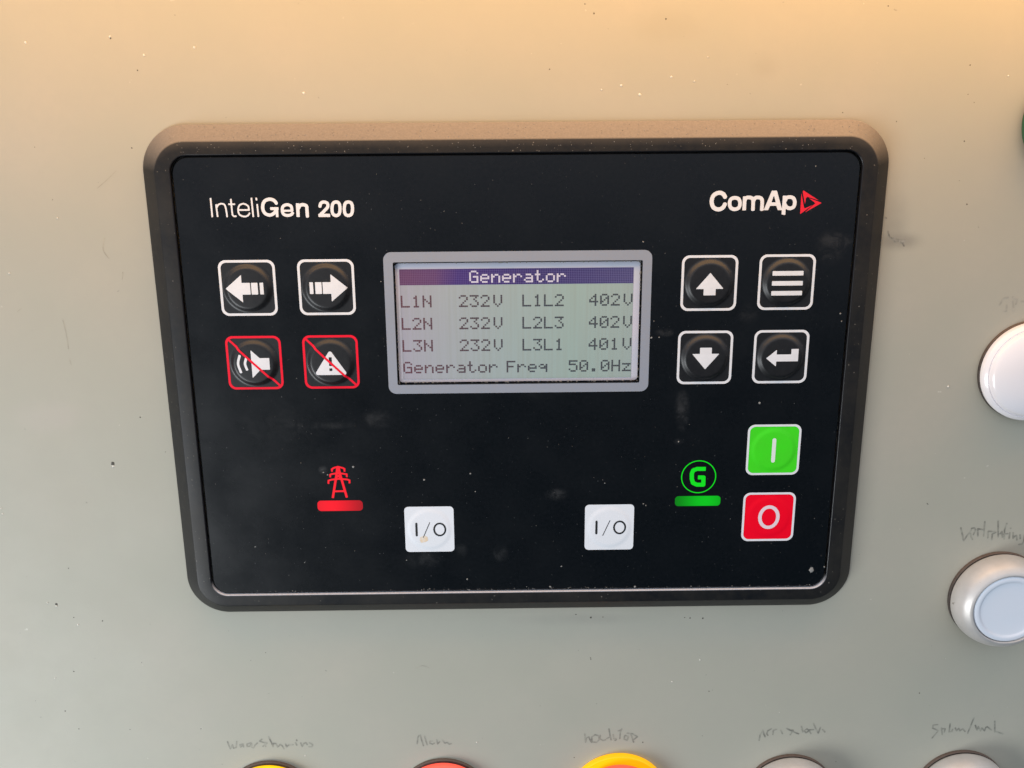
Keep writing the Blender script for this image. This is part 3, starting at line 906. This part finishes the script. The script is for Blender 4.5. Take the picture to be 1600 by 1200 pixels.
arrowL = f_union(f_poly([(-5.35, 0), (-1.25, 3.45), (-1.25, 1.47), (0.8, 1.47), (0.8, -1.47), (-1.25, -1.47), (-1.25, -3.45)]),
                 f_poly([(1.05, 1.47), (2.65, 1.47), (2.65, -1.47), (1.05, -1.47)]), f_poly([(3.15, 1.47), (4.05, 1.47), (4.05, -1.47), (3.15, -1.47)]))
arrowR = lambda X, Y: arrowL(-X, Y)
arrowU = f_poly([(0, 2.75), (3.45, -1.3), (1.5, -1.3), (1.5, -2.9), (-1.5, -2.9), (-1.5, -1.3), (-3.45, -1.3)])
arrowD = lambda X, Y: arrowU(X, -Y - .1)
menu = f_union(*[f_rrect(0, yy, 3.85, 0.57, 0.12) for yy in (2.4, -0.1, -2.6)])
enter = f_poly([(-3.9, -0.15), (-1.3, 2.1), (-1.3, 0.85), (2.4, 0.85), (2.4, 2.25), (4.25, 2.25), (4.25, -0.98), (-1.3, -0.98), (-1.3, -2.3)])
speaker = f_union(f_poly([(-0.55, 3.55), (1.6, 1.45), (4.0, 1.45), (4.0, -1.6), (1.6, -1.6), (-0.55, -3.75)]),
                  f_stroke(catmull([(-3.35, 2.25), (-3.95, 0.0), (-3.35, -2.4)]), .62), f_stroke(catmull([(-1.75, 1.5), (-2.2, 0.0), (-1.75, -1.7)]), .62))
warn = f_sub(f_round(f_poly([(0, 2.5), (3.35, -2.65), (-3.35, -2.65)]), 0.5), f_union(f_rrect(0, .35, .38, 1.15, .02), f_rrect(0, -1.75, .38, .36, .02)))
slash = f_and(f_stroke([(-7, 7), (7, -7)], 0.55), f_rrect(0, 0, 6.45, 6.45, 1.3))
key(-67.1, 9.6, me_black, b_white, arrowL, P_HI, M_white, 'black key with white arrow pointing left')
key(-47.6, 9.6, me_black, b_white, arrowR, P_HI, M_white, 'black key with white arrow pointing right')
k1 = key(-67.0, -9.6, me_black, b_red, speaker, P_HI, M_white, 'red framed key with crossed-out horn')
k2 = key(-47.6, -9.6, me_black, b_red, warn, P_HI, M_white, 'red framed key with crossed-out warning triangle')
for k in (k1, k2):
    printed('slash', slash, bb7, 0.12, lift(P_HI, 0.07), M_redp, k)
key(47.7, 9.75, me_black, b_white, arrowU, P_HI, M_white, 'black key with white arrow pointing up')
key(67.0, 9.8, me_black, b_white, menu, P_HI, M_white, 'black key with three white bars')
key(47.5, -9.4, me_black, b_white, arrowD, P_HI, M_white, 'black key with white arrow pointing down')
key(66.85, -9.4, me_black, b_white, enter, P_HI, M_white, 'black key with white return arrow')
M_keyw = mat('key_symbol_white', (0.80, 0.84, 0.78), 0.45)
M_keyp = mat('key_symbol_pink', (0.86, 0.70, 0.74), 0.45)
key(66.7, -34.55, me_green, b_thin, f_stroke([(0, 2.8), (0, -2.95)], 1.02, False), dome_profile(0.26), M_keyw, 'green start key marked I')
key(66.6, -53.55, me_red, b_thin, f_ellring(0.1, -.05, 2.4, 2.95, .95), dome_profile(0.12), M_keyp, 'red stop key marked O')
io = f_union(f_stroke([(-3.45, 1.75), (-3.45, -1.65)], .58, False), f_stroke([(-1.75, -2.35), (.15, 2.1)], .2), f_ellring(2.75, 0.0, 1.5, 1.75, .46))
k1 = key(-24.05, -56.05, me_white, None, io, dome_profile(0.16), M_keytext, 'white I/O key with a brown stain', 0.1)
key(24.05, -56.05, me_white, None, io, dome_profile(0.16), M_keytext, 'clean white I/O key', 0.1)
M_stain = mat('stain', (0.80, 0.62, 0.42), 0.6, noise=[(700, 4, (0.84, 0.82, 0.80), 1.0)])
printed('stain', f_poly([(-2.5, -2.2), (-1.5, -1.7), (-.6, -2.1), (-.4, -3.2), (-1.2, -3.6), (-2.3, -3.9), (-2.7, -3.1)]), bb7, 0.15, lift(dome_profile(0.16), 0.02), M_stain, k1)

# ------------------------------------------------------------------ lettering, symbols, indicators
printed('product_lettering', glyphs(D['NAME']), bb(D['NAME']), 0.09, 0.03, M_white, ctl)
logo = f_union(glyphs(D['LOGO']), f_poly(*D['LOGO_A']))
printed('maker_lettering', logo, bb(D['LOGO']), 0.10, 0.03, M_white, ctl)
em = f_round(f_union(*[f_poly(p) for p in D['EMBLEM']]), -0.03)
printed('emblem', em, (68, 25, 76, 34), 0.07, 0.03, M_emblem, ctl)
printed('pylon_symbol', glyphs(D['PYLON']), bb(D['PYLON']), 0.08, 0.03, M_symr, ctl)
gs = f_union(glyphs(D['GLET']), f_ellring(47.4, -41.9, 4.5, 4.5, .27))
printed('generator_symbol', gs, (42, -47, 53, -37), 0.08, 0.03, M_symg, ctl)
M_indg = led_material('green_indicator', (0.002, 0.10, 0.004), (0.0, 0.62, 0.01), 49.5, -48.7, 9, 0.75)
M_indr = led_material('red_indicator', (0.20, 0.002, 0.006), (0.95, 0.0, 0.012), -50.0, -48.9, 10, 0.85)
printed('indicator_bar', f_rrect(47.45, -48.75, 6.05, 1.42, 0.95), (41, -51, 54, -46.8), 0.15, 0.03, M_indg, ctl, label='green indicator bar')
printed('indicator_bar', f_rrect(-47.5, -48.95, 6.0, 1.48, 1.0), (-54, -51, -41, -46.8), 0.15, 0.03, M_indr, ctl, label='red indicator bar')

# dust lying on the controller
V, F = [], []
for x, y in D['PLATE_SPECK']:
    blob(V, F, x, y, 0.005, random.uniform(.14, .32), .1, 6)
blob(V, F, 79.35, -69.4, 0.0, .75, .25, 9)
for i in range(120):
    x, y = random.uniform(-82, 82), random.triangular(-73, 40, -60)
    if abs(x) < 33.5 and abs(y) < 18.5 or any(abs(x - a) < 7.3 and abs(y - b) < 7.3 for a, b in
       ((-67.1, 9.6), (-47.6, 9.6), (-67, -9.6), (-47.6, -9.6), (47.7, 9.75), (67, 9.8), (47.5, -9.4), (66.9, -9.4), (66.7, -34.5), (66.6, -53.5), (-24, -56), (24, -56))):
        continue
    blob(V, F, x, y, 0.004, random.uniform(.04, .09), .05, 5)
for i in range(75):
    x = random.choice((-60, -20, 5, 30, 70)) + random.gauss(0, 14)
    x = max(-82, min(82, x))
    blob(V, F, x, CY - 57.75 + random.uniform(0, .5), 0.004, random.uniform(.06, .16), .08, 5)
for i in range(120):
    x = random.uniform(-86, 86)
    blob(V, F, x, 45.1 - random.random() * 2.9, 0.503, random.uniform(.05, .12), .05, 5)
make('dust_grain', V, F, M_dustw, ctl, kind='stuff')
V, F = [], []
for i in range(230):                                 # grains on the sloping top edge
    x = random.uniform(-84, 84)
    t = random.random()
    blob(V, F, x, 45.35 + 3.2 * t, 0.26 - 3.05 * t, random.uniform(.06, .16), .12, 5)
make('edge_grain', V, F, M_dustw, ctl, kind='stuff')

# ------------------------------------------------------------------ push buttons and lamps on the wall
def device(name, label, cat, x, y, group=None):
    return empty(name, label, cat, (x, y, ZW), group)


def lath(name, prof, material, parent, n=96, label=None):
    v, f = lathe(prof, n)
    o = make(name, v, f, material, parent, label=label)
    smooth_by_angle(o, 40)
    return o


def gasket(o, r=13.4):
    lath('gasket', [(r - .6, 0.0), (r - .05, 0.0), (r, 0.2), (r, 0.8), (r - .2, 1.0), (r - 3, 1.0)], M_gasket, o)


def metal_button(o, lens):
    gasket(o)
    prof = [(12.3, 1.0)] + curve_profile([(12.95, 1.2), (13.35, 2.0), (13.3, 3.6), (12.9, 5.2), (12.1, 6.9), (11.0, 8.1), (10.3, 8.5)], 5) + [(10.05, 8.45), (9.95, 8.2), (9.95, 7.2)]
    lath('metal_ring', prof, M_alu, o)
    lath('lens', [(9.8, 7.1), (9.75, 7.9)] + curve_profile([(9.6, 8.15), (9.2, 8.3), (8.6, 8.32), (8.2, 8.2), (7.6, 8.0), (5, 7.9), (0.01, 7.88)], 4), lens, o)


def dome_lamp(o, lens, h=4.6, rr=13.15, g=13.3):
    gasket(o, 12.6 if lens is M_greencap else g)
    prof = [(rr - .3, 1.0), (rr, 1.3), (rr, 2.2), (rr - .25, 2.7), (rr - 1.1, 3.4)]
    lath('collar', prof + [(rr - 1.2, 3.3)], lens, o)
    lath('lens', [(rr - 1.35, 3.2)] + curve_profile([(rr - 1.4, 3.45), (rr - 2.4, h), (rr - 5, h + .9), (5, h + 1.4), (2, h + 1.5), (0.01, h + 1.52)], 5), lens, o)


metal_button(device('push_button', 'silver ringed push button with pale blue cap under the penciled word at the right edge', 'push button', 132.8, -79.7), M_lensblue)
dome_lamp(device('pilot_lamp', 'white domed pilot lamp cut by the right edge, beside the lower keys of the controller', 'pilot lamp', 133.0, -14.6), M_lenswhite)
dome_lamp(device('pilot_lamp', 'dark green lamp barely showing at the right edge near the top', 'pilot lamp', 135.4, 48.0), M_greencap, 5.5)
YB = -143.9
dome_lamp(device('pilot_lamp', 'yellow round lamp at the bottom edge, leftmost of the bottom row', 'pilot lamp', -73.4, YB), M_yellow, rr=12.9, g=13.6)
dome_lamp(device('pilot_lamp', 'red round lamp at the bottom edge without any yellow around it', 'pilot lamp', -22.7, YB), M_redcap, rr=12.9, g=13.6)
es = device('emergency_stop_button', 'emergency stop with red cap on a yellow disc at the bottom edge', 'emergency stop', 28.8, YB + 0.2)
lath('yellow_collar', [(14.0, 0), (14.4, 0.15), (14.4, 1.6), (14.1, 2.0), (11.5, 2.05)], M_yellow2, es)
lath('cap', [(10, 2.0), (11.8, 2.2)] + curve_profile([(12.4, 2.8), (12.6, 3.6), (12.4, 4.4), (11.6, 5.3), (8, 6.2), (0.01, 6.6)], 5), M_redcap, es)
metal_button(device('push_button', 'silver ringed white button at the bottom edge, second from the right in the bottom row', 'push button', 79.3, YB), M_lenswhite)
metal_button(device('push_button', 'silver ringed white button in the bottom right corner', 'push button', 129.9, YB + .6), M_lenswhite)
